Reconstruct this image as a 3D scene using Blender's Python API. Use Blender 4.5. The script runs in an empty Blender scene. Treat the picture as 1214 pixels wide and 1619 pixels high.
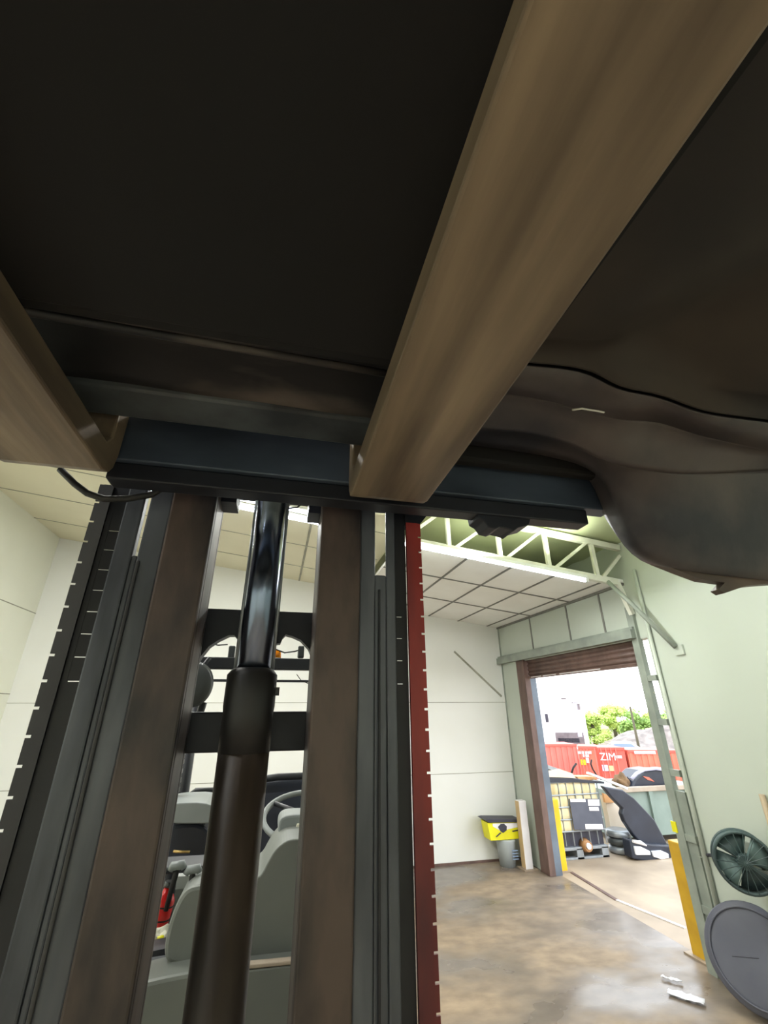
import bpy, bmesh, math, random
from mathutils import Vector, Matrix, noise
random.seed(7)
S = bpy.context.scene
COL = S.collection
# ---------------------------------------------------------------- camera, recovered from the vanishing points
H = 2.2
PX, PY = 607.0, 809.5
def _basis():
    a = Vector((600 - PX, -720 - PY)); b = Vector((430 - PX, 1120 - PY))
    f = math.sqrt(-a.dot(b))
    U = Vector((a.x, a.y, f)).normalized(); D = Vector((b.x, b.y, f)).normalized()
    R = U.cross(D)
    if R.x < 0: R = -R
    return f, R, D, U
F, CR, CD, CU = _basis()
def ray(x, y):
    v = Vector((x - PX, y - PY, F))
    return Vector((v.dot(CR), v.dot(CD), v.dot(CU)))
def on(x, y, axis, val):
    v = ray(x, y); o = Vector((0, 0, H)); return o + v * ((val - o[axis]) / v[axis])
def atY(x, y, Y): return on(x, y, 1, Y)
def atX(x, y, X): return on(x, y, 0, X)
def atZ(x, y, Z=0.0): return on(x, y, 2, Z)
def far(x, y, d):
    v = ray(x, y); h = math.hypot(v.x, v.y); return Vector((0, 0, H)) + v * (d / h)
cd = bpy.data.cameras.new('camera'); cam = bpy.data.objects.new('camera', cd); COL.objects.link(cam)
cd.sensor_fit = 'HORIZONTAL'; cd.sensor_width = 36; cd.lens = 36 * F / 1214; cd.clip_start = .01; cd.clip_end = 400
m = Matrix(((CR.x, CD.x, CU.x), (CR.y, CD.y, CU.y), (CR.z, CD.z, CU.z)))   # rows: camera x, y(down), z(fwd) in world
mm = Matrix.Identity(4)
for i in range(3):
    mm[i][0] = m[0][i]; mm[i][1] = -m[1][i]; mm[i][2] = -m[2][i]
mm[0][3], mm[1][3], mm[2][3] = 0, 0, H
cam.matrix_world = mm
S.camera = cam
# ---------------------------------------------------------------- world, exposure
S.view_settings.view_transform = 'Standard'; S.view_settings.look = 'None'
S.view_settings.exposure = 0.22; S.view_settings.gamma = 1.0
try: S.view_settings.use_curve_mapping = False
except Exception: pass
W = bpy.data.worlds.new('overcast_sky'); S.world = W; W.use_nodes = True
nt = W.node_tree; bg = nt.nodes['Background']
SKY = 3.6
tc = nt.nodes.new('ShaderNodeTexCoord'); sx = nt.nodes.new('ShaderNodeSeparateXYZ'); cr = nt.nodes.new('ShaderNodeValToRGB')
nt.links.new(tc.outputs['Generated'], sx.inputs[0]); nt.links.new(sx.outputs[2], cr.inputs[0]); nt.links.new(cr.outputs[0], bg.inputs[0])
cr.color_ramp.elements[0].color = (1, 1, 1, 1); cr.color_ramp.elements[1].color = (.80, .90, 1, 1)
bg.inputs[1].default_value = SKY
TUBE = 14.0       # brightness of a fluorescent tube's surface
LAMP = 44.0       # watts of each fixture's lamp
# ---------------------------------------------------------------- materials
def lin(c): return tuple(((v / 255) / 12.92 if v / 255 <= .04045 else ((v / 255 + .055) / 1.055) ** 2.4) for v in c) + (1,)
MATS = {}
def mat(name, c1, c2=None, scale=4, rough=.6, metal=0, bump=0, stretch=(1, 1, 1), lo=.35, hi=.65, rough2=None, emit=0, detail=5):
    mt = bpy.data.materials.new(name); mt.use_nodes = True; n = mt.node_tree; b = n.nodes['Principled BSDF']
    b.inputs['Roughness'].default_value = rough; b.inputs['Metallic'].default_value = metal
    t = n.nodes.new('ShaderNodeTexCoord'); mp = n.nodes.new('ShaderNodeMapping'); mp.inputs['Scale'].default_value = stretch
    ns = n.nodes.new('ShaderNodeTexNoise'); ns.inputs['Scale'].default_value = scale; ns.inputs['Detail'].default_value = detail
    r = n.nodes.new('ShaderNodeValToRGB')
    n.links.new(t.outputs['Object'], mp.inputs[0]); n.links.new(mp.outputs[0], ns.inputs['Vector']); n.links.new(ns.outputs[0], r.inputs[0])
    r.color_ramp.elements[0].position = lo; r.color_ramp.elements[1].position = hi
    r.color_ramp.elements[0].color = lin(c1); r.color_ramp.elements[1].color = lin(c2 or c1)
    n.links.new(r.outputs[0], b.inputs['Base Color'])
    if rough2 is not None:
        q = n.nodes.new('ShaderNodeMapRange'); q.inputs[1].default_value = lo; q.inputs[2].default_value = hi
        q.inputs[3].default_value = rough; q.inputs[4].default_value = rough2
        n.links.new(ns.outputs[0], q.inputs[0]); n.links.new(q.outputs[0], b.inputs['Roughness'])
    if bump:
        bp = n.nodes.new('ShaderNodeBump'); bp.inputs['Strength'].default_value = bump; bp.inputs['Distance'].default_value = .01
        n.links.new(ns.outputs[0], bp.inputs['Height']); n.links.new(bp.outputs[0], b.inputs['Normal'])
    if emit:
        b.inputs['Emission Color'].default_value = lin(c1); b.inputs['Emission Strength'].default_value = emit
    MATS[name] = mt
    return mt
mat('wall_paint', (232, 234, 220), (227, 229, 214), 1.2, .55, lo=.3, hi=.7)
mat('far_wall_paint', (232, 233, 230), (226, 227, 222), 1.0, .55, lo=.3, hi=.7)
mat('wall_paint_shaded', (189, 197, 186), (181, 189, 178), .9, .4, lo=.3, hi=.7)  # same paint as the other walls, with the right wall's shade mixed in
mat('seam', (165, 165, 150), (140, 140, 125), 6, .7)
mat('ceiling_cream', (228, 224, 200), (220, 216, 190), .9, .7)
mat('tile_board', (240, 240, 236), (234, 233, 228), 2.0, .8)
mat('tbar', (124, 124, 118), (108, 108, 102), 6, .6)
mat('roof_deck', (226, 232, 196), (216, 224, 184), 1.5, .6)
mat('white_steel', (225, 226, 214), (205, 206, 192), 5, .5)
mat('grey_steel', (150, 158, 148), (128, 136, 128), 4, .5)
mat('tube_glass', (235, 245, 255), rough=.3, emit=TUBE)
mat('fixture_white', (235, 238, 235), (220, 224, 220), 4, .4)
# wet shop floor: damp patches are darker and smoother
def floor_mat():
    mt = bpy.data.materials.new('concrete'); mt.use_nodes = True; n = mt.node_tree; b = n.nodes['Principled BSDF']
    t = n.nodes.new('ShaderNodeTexCoord')
    def nz(sc, st, det=5):
        mp = n.nodes.new('ShaderNodeMapping'); mp.inputs['Scale'].default_value = st; mp.inputs['Rotation'].default_value = (0, 0, .25)
        x = n.nodes.new('ShaderNodeTexNoise'); x.inputs['Scale'].default_value = sc; x.inputs['Detail'].default_value = det
        n.links.new(t.outputs['Object'], mp.inputs[0]); n.links.new(mp.outputs[0], x.inputs['Vector']); return x
    def ramp(src, p0, c0, p1, c1):
        r = n.nodes.new('ShaderNodeValToRGB'); r.color_ramp.elements[0].position = p0; r.color_ramp.elements[1].position = p1
        r.color_ramp.elements[0].color = c0; r.color_ramp.elements[1].color = c1; n.links.new(src.outputs[0], r.inputs[0]); return r
    big = nz(.75, (1, 1.7, 1)); fine = nz(5, (1, 1.5, 1), 8)
    wet = ramp(big, .42, (0, 0, 0, 1), .60, (1, 1, 1, 1))
    dry = ramp(fine, .35, lin((130, 114, 96)), .7, lin((158, 139, 116)))
    damp = ramp(fine, .3, lin((104, 95, 87)), .7, lin((122, 111, 101)))
    mx = n.nodes.new('ShaderNodeMix'); mx.data_type = 'RGBA'
    n.links.new(wet.outputs[0], mx.inputs[0]); n.links.new(damp.outputs[0], mx.inputs[6]); n.links.new(dry.outputs[0], mx.inputs[7])
    n.links.new(mx.outputs[2], b.inputs['Base Color'])
    q = n.nodes.new('ShaderNodeMapRange'); q.inputs[3].default_value = .22; q.inputs[4].default_value = .75
    n.links.new(wet.outputs[0], q.inputs[0]); n.links.new(q.outputs[0], b.inputs['Roughness'])
    bp = n.nodes.new('ShaderNodeBump'); bp.inputs['Strength'].default_value = .25; bp.inputs['Distance'].default_value = .01
    n.links.new(fine.outputs[0], bp.inputs['Height']); n.links.new(bp.outputs[0], b.inputs['Normal'])
    MATS['concrete'] = mt
floor_mat()
mat('slab', (172, 154, 132), (142, 126, 108), 1.5, .55)
mat('dirt', (150, 135, 115), (110, 100, 88), 1.0, .9)
mat('brown_steel', (112, 88, 80), (88, 68, 62), 7, .55, stretch=(1, 1, .4))
mat('jamb_side', (104, 116, 130), (88, 98, 110), 4, .5)
mat('fork_steel', (148, 130, 106), (84, 72, 60), 9, .45, .1, .35, (1.8, .16, 1), .34, .68, .55)
mat('mast_brown', (84, 70, 64), (36, 33, 35), 9, .48, .15, .3, (1.3, 1, .5), .36, .64)
mat('mast_grey', (92, 96, 104), (56, 60, 68), 8, .42, .2, .15, (1.6, 1, .3))
mat('mast_dark', (30, 32, 38), (22, 23, 28), 6, .5, .2)
mat('mast_edge', (66, 66, 68), (50, 50, 54), 5, .5, .2, 0, (1, 1, .3))
mat('mast_red', (146, 46, 40), (78, 28, 34), 7, .45, .1, 0, (1, 1, .25))
mat('cross_steel', (34, 38, 48), (26, 28, 36), 6, .5, .2)
mat('carriage_steel', (76, 88, 104), (50, 60, 74), 9, .42, .3, .1, (.4, 1, 1))
mat('chrome', (130, 140, 160), (112, 124, 145), 2, .22, 1)
mat('cylinder_paint', (74, 62, 52), (28, 26, 27), 8, .5, .1, .2, (1.4, 1, .25), .38, .66)
mat('gland', (30, 28, 28), (22, 22, 24), 8, .5)
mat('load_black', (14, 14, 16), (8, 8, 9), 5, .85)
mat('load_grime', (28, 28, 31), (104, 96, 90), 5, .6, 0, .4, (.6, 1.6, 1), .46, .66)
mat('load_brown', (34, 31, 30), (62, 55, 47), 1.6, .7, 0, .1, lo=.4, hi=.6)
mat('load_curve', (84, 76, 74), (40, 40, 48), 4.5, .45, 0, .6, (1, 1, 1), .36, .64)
mat('load_lip', (112, 96, 84), (84, 74, 68), 6, .5)
mat('load_steel', (96, 104, 108), (60, 64, 68), 8, .4, .2)
mat('lift_grey', (118, 122, 116), (104, 108, 104), 3, .45)
mat('lift_dark', (40, 43, 48), (30, 32, 38), 4, .45)
mat('lift_light', (140, 146, 146), (122, 128, 128), 3, .4)
mat('seat_black', (38, 44, 58), (30, 34, 46), 3, .5)
mat('rubber', (28, 28, 30), (20, 20, 22), 5, .6)
mat('brass', (190, 160, 100), rough=.3, metal=.7)
mat('orange_lens', (255, 150, 20), rough=.25)
mat('ext_red', (215, 40, 38), (195, 32, 32), 3, .3)
mat('offwhite', (228, 226, 205), (212, 208, 188), 4, .5)
mat('yellow_paint', (236, 190, 22), (222, 176, 18), 3, .4)
mat('yellow_worn', (214, 170, 40), (190, 148, 34), 4, .5)
mat('lime', (190, 205, 20), (176, 190, 20), 3, .5)
mat('white_paint', (236, 234, 236), (226, 222, 224), 3, .4)
mat('worn_orange', (206, 176, 130), (190, 166, 126), 5, .6)
mat('box_yellow', (238, 232, 20), (224, 216, 20), 3, .5)
mat('charcoal', (56, 56, 70), (46, 46, 58), 4, .5)
mat('bucket_plastic', (176, 184, 186), (164, 172, 176), 3, .4)
mat('label_blue', (130, 150, 178), rough=.5)
mat('fan_green', (66, 86, 86), (50, 64, 66), 3, .45)
mat('fan_pale', (118, 142, 140), (104, 126, 126), 3, .4)
mat('drum_cover', (92, 94, 106), (76, 78, 92), 2, .5)
mat('tan_pipe', (176, 158, 130), (160, 142, 116), 4, .5)
mat('paper', (240, 240, 245), (225, 225, 235), 9, .6)
mat('tote_plastic', (226, 212, 172), (196, 178, 128), 3.5, .4, 0, 0, (2, 2, .6), .35, .7)
mat('tote_plate', (84, 88, 102), (74, 78, 92), 4, .4)
mat('galv', (160, 166, 172), (140, 146, 150), 8, .35, .4)
mat('valve_brown', (176, 130, 84), (150, 108, 70), 8, .5)
mat('container_red', (222, 112, 100), (206, 96, 86), .6, .5)
mat('container_orange', (226, 118, 94), (212, 102, 82), .6, .5)
mat('container_door', (214, 96, 82), (200, 84, 72), .8, .5)
mat('trailer_white', (240, 240, 242), (230, 230, 234), .5, .4)
mat('trailer_lilac', (190, 190, 215), rough=.5)
mat('vent_grey', (120, 112, 116), (100, 92, 96), 2, .5)
mat('leaf', (206, 222, 130), (180, 208, 104), .5, .7)
mat('leaf_dark', (164, 192, 104), (132, 166, 84), .5, .7)
mat('bark', (90, 84, 66), rough=.8)
mat('gravel', (152, 142, 136), (118, 110, 106), 1.5, .9)
mat('skip_green', (132, 148, 140), (118, 134, 126), 2, .5)
mat('rail_tan', (176, 162, 146), (160, 146, 130), 5, .5)
mat('panel_black', (44, 50, 64), (34, 38, 50), 3, .35)
mat('cream_board', (240, 226, 206), (232, 214, 190), 3, .5)
mat('orange_foam', (232, 176, 120), rough=.7)
mat('debris_brown', (120, 92, 60), (88, 68, 48), 6, .8)
mat('lamp_lens', (240, 242, 250), rough=.15)
mat('mirror_back', (76, 80, 80), (62, 66, 68), 2, .4)
# ---------------------------------------------------------------- mesh helpers
class MB:
    def __init__(s): s.b = bmesh.new()
    def box(s, a, c, bev=0):
        x0, y0, z0 = a; x1, y1, z1 = c
        x0, x1 = min(x0, x1), max(x0, x1); y0, y1 = min(y0, y1), max(y0, y1); z0, z1 = min(z0, z1), max(z0, z1)
        vs = [s.b.verts.new(p) for p in ((x0, y0, z0), (x1, y0, z0), (x1, y1, z0), (x0, y1, z0), (x0, y0, z1), (x1, y0, z1), (x1, y1, z1), (x0, y1, z1))]
        fs = [s.b.faces.new([vs[i] for i in q]) for q in ((3, 2, 1, 0), (4, 5, 6, 7), (0, 1, 5, 4), (1, 2, 6, 5), (2, 3, 7, 6), (3, 0, 4, 7))]
        if bev:
            es = list({e for f in fs for e in f.edges})
            bmesh.ops.bevel(s.b, geom=es, offset=bev, segments=2, affect='EDGES', profile=.5)
        return s
    def bar(s, p, q, w, h, up=(0, 0, 1)):
        p, q = Vector(p), Vector(q); d = (q - p).normalized(); u = Vector(up)
        if abs(d.dot(u)) > .98: u = Vector((1, 0, 0))
        x = d.cross(u).normalized() * (w / 2); z = x.cross(d).normalized() * (h / 2)
        vs = [s.b.verts.new(c + sx * x + sz * z) for c in (p, q) for sx, sz in ((-1, -1), (1, -1), (1, 1), (-1, 1))]
        for q4 in ((0, 1, 2, 3), (7, 6, 5, 4), (0, 4, 5, 1), (1, 5, 6, 2), (2, 6, 7, 3), (3, 7, 4, 0)): s.b.faces.new([vs[i] for i in q4])
        return s
    def tube(s, pts, r, n=12, caps=True):
        pts = [Vector(p) for p in pts]; rs = r if isinstance(r, (list, tuple)) else [r] * len(pts); rings = []
        prev = None
        for i, p in enumerate(pts):
            d = (pts[min(i + 1, len(pts) - 1)] - pts[max(i - 1, 0)]).normalized()
            if prev is None:
                u = Vector((0, 0, 1)) if abs(d.z) < .9 else Vector((1, 0, 0)); a = d.cross(u).normalized()
            else: a = (prev - d * prev.dot(d)).normalized()
            prev = a; b2 = d.cross(a)
            rings.append([s.b.verts.new(p + (a * math.cos(t) + b2 * math.sin(t)) * rs[i]) for t in [2 * math.pi * k / n for k in range(n)]])
        for i in range(len(rings) - 1):
            for k in range(n):
                f = s.b.faces.new((rings[i][k], rings[i][(k + 1) % n], rings[i + 1][(k + 1) % n], rings[i + 1][k])); f.smooth = n > 6
        if caps: s.b.faces.new(rings[0][::-1]); s.b.faces.new(rings[-1])
        return s
    def prism(s, pts, d):
        """closed polygon (world points, roughly planar) pushed along d"""
        d = Vector(d); a = [s.b.verts.new(Vector(p)) for p in pts]; c = [s.b.verts.new(Vector(p) + d) for p in pts]
        s.b.faces.new(a); s.b.faces.new(c[::-1]); n = len(a)
        for i in range(n): s.b.faces.new((a[i], c[i], c[(i + 1) % n], a[(i + 1) % n]))
        return s
    def grid(s, rows, smooth=True, flip=False):
        g = [[s.b.verts.new(Vector(p)) for p in r] for r in rows]
        for i in range(len(g) - 1):
            for j in range(len(g[0]) - 1):
                q = (g[i][j], g[i][j + 1], g[i + 1][j + 1], g[i + 1][j])
                f = s.b.faces.new(q[::-1] if flip else q); f.smooth = smooth
        return s
    def blob(s, c, r, seed=0, amp=.2, sub=3, sc=(1, 1, 1)):
        t = bmesh.new(); bmesh.ops.create_icosphere(t, subdivisions=sub, radius=1)
        vm = {}
        for v in t.verts:
            n_ = 1 + amp * noise.noise(v.co * 1.8 + Vector((seed * 3.1, 0, seed)))
            vm[v.index] = s.b.verts.new(Vector(c) + Vector((v.co.x * sc[0], v.co.y * sc[1], v.co.z * sc[2])) * r * n_)
        for f in t.faces: s.b.faces.new([vm[v.index] for v in f.verts]).smooth = True
        t.free(); return s
    def build(s, name, material, parent=None, solid=0, bev=0):
        bmesh.ops.recalc_face_normals(s.b, faces=s.b.faces)
        o_ = Vector((0, 0, 0))
        if parent is not None:
            q = parent
            while q is not None: o_ += q.location; q = q.parent
        else:
            lo = Vector((1e9,) * 3); hi = -lo
            for v in s.b.verts:
                lo = Vector(map(min, lo, v.co)); hi = Vector(map(max, hi, v.co))
            o_ = Vector(((lo.x + hi.x) / 2, (lo.y + hi.y) / 2, lo.z))
        for v in s.b.verts: v.co -= o_
        me = bpy.data.meshes.new(name); s.b.to_mesh(me); s.b.free()
        me.materials.append(MATS[material]); o = bpy.data.objects.new(name, me); COL.objects.link(o)
        if parent is not None: o.parent = parent
        else: o.location = o_
        if solid:
            md = o.modifiers.new('solid', 'SOLIDIFY'); md.thickness = solid; md.offset = 0
        if bev:
            md = o.modifiers.new('bevel', 'BEVEL'); md.width = bev; md.segments = 2; md.limit_method = 'ANGLE'
        return o
def thing(name, label, cat, loc, group=None):
    o = bpy.data.objects.new(name, None); COL.objects.link(o); o.location = loc; o.empty_display_size = .1
    o['label'] = label; o['category'] = cat
    if group: o['group'] = group
    return o
def tag(o, label, cat, group=None, kind=None):
    o['label'] = label; o['category'] = cat
    if group: o['group'] = group
    if kind: o['kind'] = kind
    return o
def struct(o): o['kind'] = 'structure'; return o
def copy_tree(o, parent=None):
    c = o.copy(); COL.objects.link(c); c.parent = parent
    for ch in list(o.children): copy_tree(ch, c)
    return c
def text(body, name, material, parent, origin, right, up, size, thick=.01):
    cu = bpy.data.curves.new(name, 'FONT'); cu.body = body; cu.size = size; cu.extrude = thick
    to = bpy.data.objects.new(name + '_tmp', cu); COL.objects.link(to)
    bpy.context.view_layer.update()
    me = bpy.data.meshes.new_from_object(to.evaluated_get(bpy.context.evaluated_depsgraph_get()))
    bpy.data.objects.remove(to)
    r = Vector(right).normalized(); u = Vector(up).normalized(); n_ = r.cross(u); base = Vector(origin)
    q = parent
    while q is not None: base -= q.location; q = q.parent
    for v in me.vertices: v.co = base + r * v.co.x + u * v.co.y + n_ * v.co.z
    me.materials.clear(); me.materials.append(MATS[material])
    o = bpy.data.objects.new(name, me); COL.objects.link(o); o.parent = parent; return o
# ================================================================ SETTING
XL, XR, YB, YF = -3.7, 4.1, -6.0, 7.85
def ztile(x): return 3.6 + .125 * (4.1 - x)
def zleft(x): return 3.83 + .125 * (4.1 - x)
def zroof(x): return 4.12 + .125 * (4.1 - x)
struct(MB().box((XL - .2, YB - .2, -.2), (XR + .15, YF + .2, 0)).build('floor', 'concrete'))
wl = struct(MB().box((XL - .2, YB, 0), (XL, YF, 5.4)).build('wall_left', 'wall_paint'))
wf = struct(MB().box((XL - .2, YF, 0), (XR + .15, YF + .2, 5.4)).build('wall_far', 'far_wall_paint'))
struct(MB().box((XL - .2, YB - .2, 0), (XR + .15, YB, 5.4)).build('wall_back', 'wall_paint'))
DY0, DY1, DZ = 4.30, 7.20, 2.92
wr = MB(); wr.box((XR, YB, 0), (XR + .15, DY0, 5.0)); wr.box((XR, DY1, 0), (XR + .15, YF, 5.0)); wr.box((XR, DY0, DZ), (XR + .15, DY1, 5.0))
wr = struct(wr.build('wall_right', 'wall_paint_shaded'))
# seams of the wall boards
for z in (1.45, 2.4, 3.55): MB().box((XL, YB, z), (XL + .004, YF, z + .012)).build('wall_seam', 'seam', wl)
MB().box((XL, YF - .012, 0), (XL + .004, YF - .9, .012)).build('wall_seam', 'seam', wl)
for z in (2.28, 1.2): MB().box((XL, YF - .004, z), (XR, YF, z + .008)).build('wall_seam', 'seam', wf)
MB().bar(atY(718, 1030, YF - .01), atY(793, 1101, YF - .01), .03, .012, (0, 1, 0)).build('brace_line', 'seam', wf)
b_ = MB(); b_.box((XR - .012, YF - .03, 0), (XR, YF, 3.6)); b_.build('corner_bead', 'grey_steel', wf)
struct(MB().box((1.9, YF - .02, 0), (XR, YF, .03)).build('baseboard_far', 'brown_steel'))
MB().bar(atX(1015, 1096, XR - .003), atX(1035, 1095, XR - .003), .004, .008).build('wall_seam', 'seam', wr)
for y_ in (4.93, 5.66, 6.68): MB().box((XR - .008, y_, 3.03), (XR, y_ + .03, 3.62)).build('panel_strip', 'tbar', wr)
# ceilings
cl = MB(); cl.prism([(XL, YB, zleft(XL)), (1.3, YB, zleft(1.3)), (1.3, YB, zleft(1.3) + .08), (XL, YB, zleft(XL) + .08)], (0, YF - YB, 0))
cl = struct(cl.build('ceiling_left_bay', 'ceiling_cream'))
for y_ in (5.95, 4.95, 3.9, 6.97):
    MB().bar((XL, y_, zleft(XL) - .003), (1.3, y_, zleft(1.3) - .003), .012, .006).build('ceiling_seam', 'seam', cl)
MB().bar((.27, 4.5, zleft(.27) - .003), (.27, YF, zleft(.27) - .003), .03, .006).build('ceiling_seam', 'seam', cl)
TY = 4.46
ct = MB(); ct.prism([(1.3, TY, ztile(1.3)), (XR, TY, ztile(XR)), (XR, TY, ztile(XR) + .04), (1.3, TY, ztile(1.3) + .04)], (0, YF - TY, 0))
ct = struct(ct.build('ceiling_tiles', 'tile_board'))
for y_ in (5.55, 6.62): MB().bar((1.3, y_, ztile(1.3) - .004), (XR, y_, ztile(XR) - .004), .028, .01).build('ceiling_grid', 'tbar', ct)
for x_ in (1.55, 2.13, 2.71, 3.29, 3.88): MB().bar((x_, TY, ztile(x_) - .004), (x_, YF, ztile(x_) - .004), .028, .01).build('ceiling_grid', 'tbar', ct)
MB().box((XR - .03, TY, ztile(XR) - .03), (XR, YF, ztile(XR))).build('ceiling_grid', 'tbar', ct)
rd = MB()
N = 60; rows = []
for k in range(N + 1):
    y = YB + (YF - YB) * k / N
    rows.append([(x, y, zroof(x) + .012 * math.sin(k * 2.2)) for x in (1.3, 2.5, 4.1)])
rd.grid(rows); struct(rd.build('ceiling_roof_deck', 'roof_deck', solid=.03))
struct(MB().prism([(1.3, YB, zleft(1.3)), (1.3, YB, zroof(1.3) + .05), (1.34, YB, zroof(1.3) + .05), (1.34, YB, zleft(1.3))], (0, YF - YB, 0)).build('trim_bay_step', 'ceiling_cream'))
# ================================================================ DOORWAY
dr = MB(); dr.box((4.0, 4.42, 2.93), (4.1, YF, 3.03)); dr.box((4.03, 4.42, 3.03), (4.1, YF, 3.06))
struct(dr.build('trim_door_ledge', 'grey_steel'))
MBj = MB(); MBj.box((4.06, 7.02, 0), (4.16, 7.26, 2.93)); struct(MBj.build('trim_door_jamb', 'brown_steel', bev=.006))
struct(MB().box((4.16, 7.03, 0), (4.27, 7.20, 2.93)).build('trim_jamb_reveal', 'jamb_side'))
dd = thing('roll_up_door', 'brown slatted overhead door rolled up at the top of the doorway', 'door', (4.2, 5.75, 2.62))
sl = MB()
prof = []
for k in range(25):
    t = k / 24; prof.append((4.14 + .012 * math.sin(t * 2 * math.pi * 4), 2.66 + .26 * t))
sl.grid([[(x, y, z) for x, z in prof] for y in (4.50, 5.2, 6.2, 7.0)]); sl.build('door_slats', 'brown_steel', dd, solid=.02)
MB().box((4.11, 4.50, 2.635), (4.19, 7.0, 2.665)).build('bottom_rail', 'brown_steel', dd)
for a, c in ((5.2, 6.1), (6.2, 6.55), (6.6, 6.9)): MB().box((4.105, a, 2.645), (4.112, c, 2.655)).build('slot_highlight', 'white_paint', dd)  # white strips standing in for highlights along the door's slots
sp = MB(); pts = [(841, 1078), (843, 1110), (846, 1150), (850, 1170), (857, 1185), (864, 1210)]
sp.tube([atX(x, y, 4.28) for x, y in pts], .022, 8); tag(sp.build('door_seal', 'bucket_plastic'), 'pale grey seal strip hanging inside the left edge of the doorway', 'door seal')
tk = thing('door_track', 'grey steel door track running up the right side of the doorway', 'door track', (4.1, 4.42, 0))
t = MB(); t.box((4.06, 4.40, 0), (4.12, 4.43, 3.3)); t.box((4.06, 4.43, 0), (4.075, 4.50, 3.3)); t.build('angle_rail', 'grey_steel', tk)
t = MB(); t.box((4.08, 4.29, 0), (4.1, 4.41, 1.42)); t.build('lower_plate', 'grey_steel', tk)
for z in (.45, 1.0, 1.55, 2.02, 2.46): MB().box((4.065, 4.28, z), (4.10, 4.45, z + .06)).build('bracket', 'grey_steel', tk)
p = atX(1066, 1308, 4.055); MB().box((4.05, p.y - .03, p.z - .04), (4.06, p.y + .03, p.z + .05)).build('yellow_tag', 'box_yellow', tk)['label'] = 'small yellow tag'
# ================================================================ TRUSS, BRACE, LIGHTS
tr = thing('roof_truss', 'white painted steel roof truss over the doorway bay', 'truss', (2.7, 4.4, 3.5))
def zb(x): return 3.56 + .125 * (4.1 - x)
def ztp(x): return zb(x) + .47
MB().bar((1.1, 4.4, zb(1.1)), (3.95, 4.4, zb(3.95)), .06, .07).build('bottom_chord', 'white_steel', tr)
MB().bar((1.1, 4.4, ztp(1.1)), (4.09, 4.4, ztp(4.09)), .06, .07).build('top_chord', 'white_steel', tr)
wx = [atY(px, py, 4.4).x for px, py in ((630, 838), (709, 855), (790, 872), (867, 889), (943, 905))]
for i, x in enumerate(wx):
    MB().bar((x, 4.4, zb(x)), (x, 4.4, ztp(x)), .045, .045).build('web_post', 'white_steel', tr)
    x2 = wx[i + 1] - .04 if i < 4 else 4.08
    MB().bar((x + .05, 4.4, zb(x)), (x2, 4.4, ztp(x2) - (.1 if i == 4 else 0)), .035, .035).build('web_diagonal', 'white_steel', tr)
MB().bar((3.95, 4.4, zb(3.95)), (4.07, 4.41, 3.2), .05, .05).build('end_post', 'white_steel', tr)
br = thing('knee_brace', 'white diagonal knee brace running from the truss end down to the right wall', 'brace', (4.05, 4.1, 2.7))
MB().tube([(3.80, 4.38, 3.58), (3.95, 4.22, 3.25), (4.07, 3.93, 2.77)], .026, 10).build('brace_bar', 'grey_steel', br)
MB().box((4.08, 3.86, 2.69), (4.1, 3.97, 2.79)).build('foot_plate', 'wall_paint_shaded', br)
def fixture(x0, x1, y, zf, label, group=None, name='fluorescent_fixture', up=False, power=1.0):
    c = Vector(((x0 + x1) / 2, y, zf((x0 + x1) / 2)))
    f = thing(name, label, 'light fixture', c, group)
    a, b2 = Vector((x0, y, zf(x0))), Vector((x1, y, zf(x1)))
    MB().bar(a + Vector((0, 0, .025)), b2 + Vector((0, 0, .025)), .06, .035).build('fixture_body', 'fixture_white', f)
    MB().tube([a + Vector((.03, 0, -.012)), b2 + Vector((-.03, 0, -.012))], .016, 10).build('tube_lamp', 'tube_glass', f)
    for e in (a, b2): MB().box(e + Vector((-.02, -.02, -.03)), e + Vector((.02, .02, .02))).build('lamp_holder', 'fixture_white', f)
    ld = bpy.data.lights.new('tube_light', 'AREA'); ld.shape = 'RECTANGLE'; ld.size = (x1 - x0) * .96; ld.size_y = .03
    ld.energy = LAMP * power * (x1 - x0) / 2.3; ld.color = (1.0, 1.0, .96); ld.spread = math.pi
    lo = bpy.data.objects.new('tube_light', ld); COL.objects.link(lo); lo.parent = f; lo.location = (0, 0, -.032)
    lo.rotation_euler = (0, math.atan(.125), 0)
    if up:
        lu = ld.copy(); lu.energy = ld.energy * .45; lu.color = (.93, 1, .78); l2 = bpy.data.objects.new('tube_light', lu); COL.objects.link(l2); l2.parent = f
        l2.location = (0, -.12, .06); l2.rotation_euler = (math.pi, -math.atan(.125), 0)
    return f
fixture(1.2, 3.47, 4.33, lambda x: zb(x) - .07, 'long fluorescent tube fixture slung under the white roof truss', up=True)
fixture(-1.75, .42, 4.62, lambda x: zleft(x) - .07, 'fluorescent strip on the left bay ceiling, nearer of the pair seen through the mast')
fixture(-1.75, .62, 4.86, lambda x: zleft(x) - .07, 'fluorescent strip on the left bay ceiling, farther of the pair seen through the mast')
G = 'added shop lights, unseen above and behind the raised cab'; L = 'added white fluorescent strip, unseen, on the shop ceiling above or behind the raised cab'
for x0, y in ((-3.0, 2.6), (-3.0, .6), (-3.0, -1.8), (-.8, -2.6), (-.8, -4.6), (-3.0, -4.2)): fixture(x0, x0 + 2.2, y, lambda x: zleft(x) - .07, L, G, power=1.5)  # unseen extra fixtures, added to brighten the room
for y in (2.2, -1.8, -4.4): fixture(1.5, 3.8, y, lambda x: zroof(x) - .12, L, G)
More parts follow.
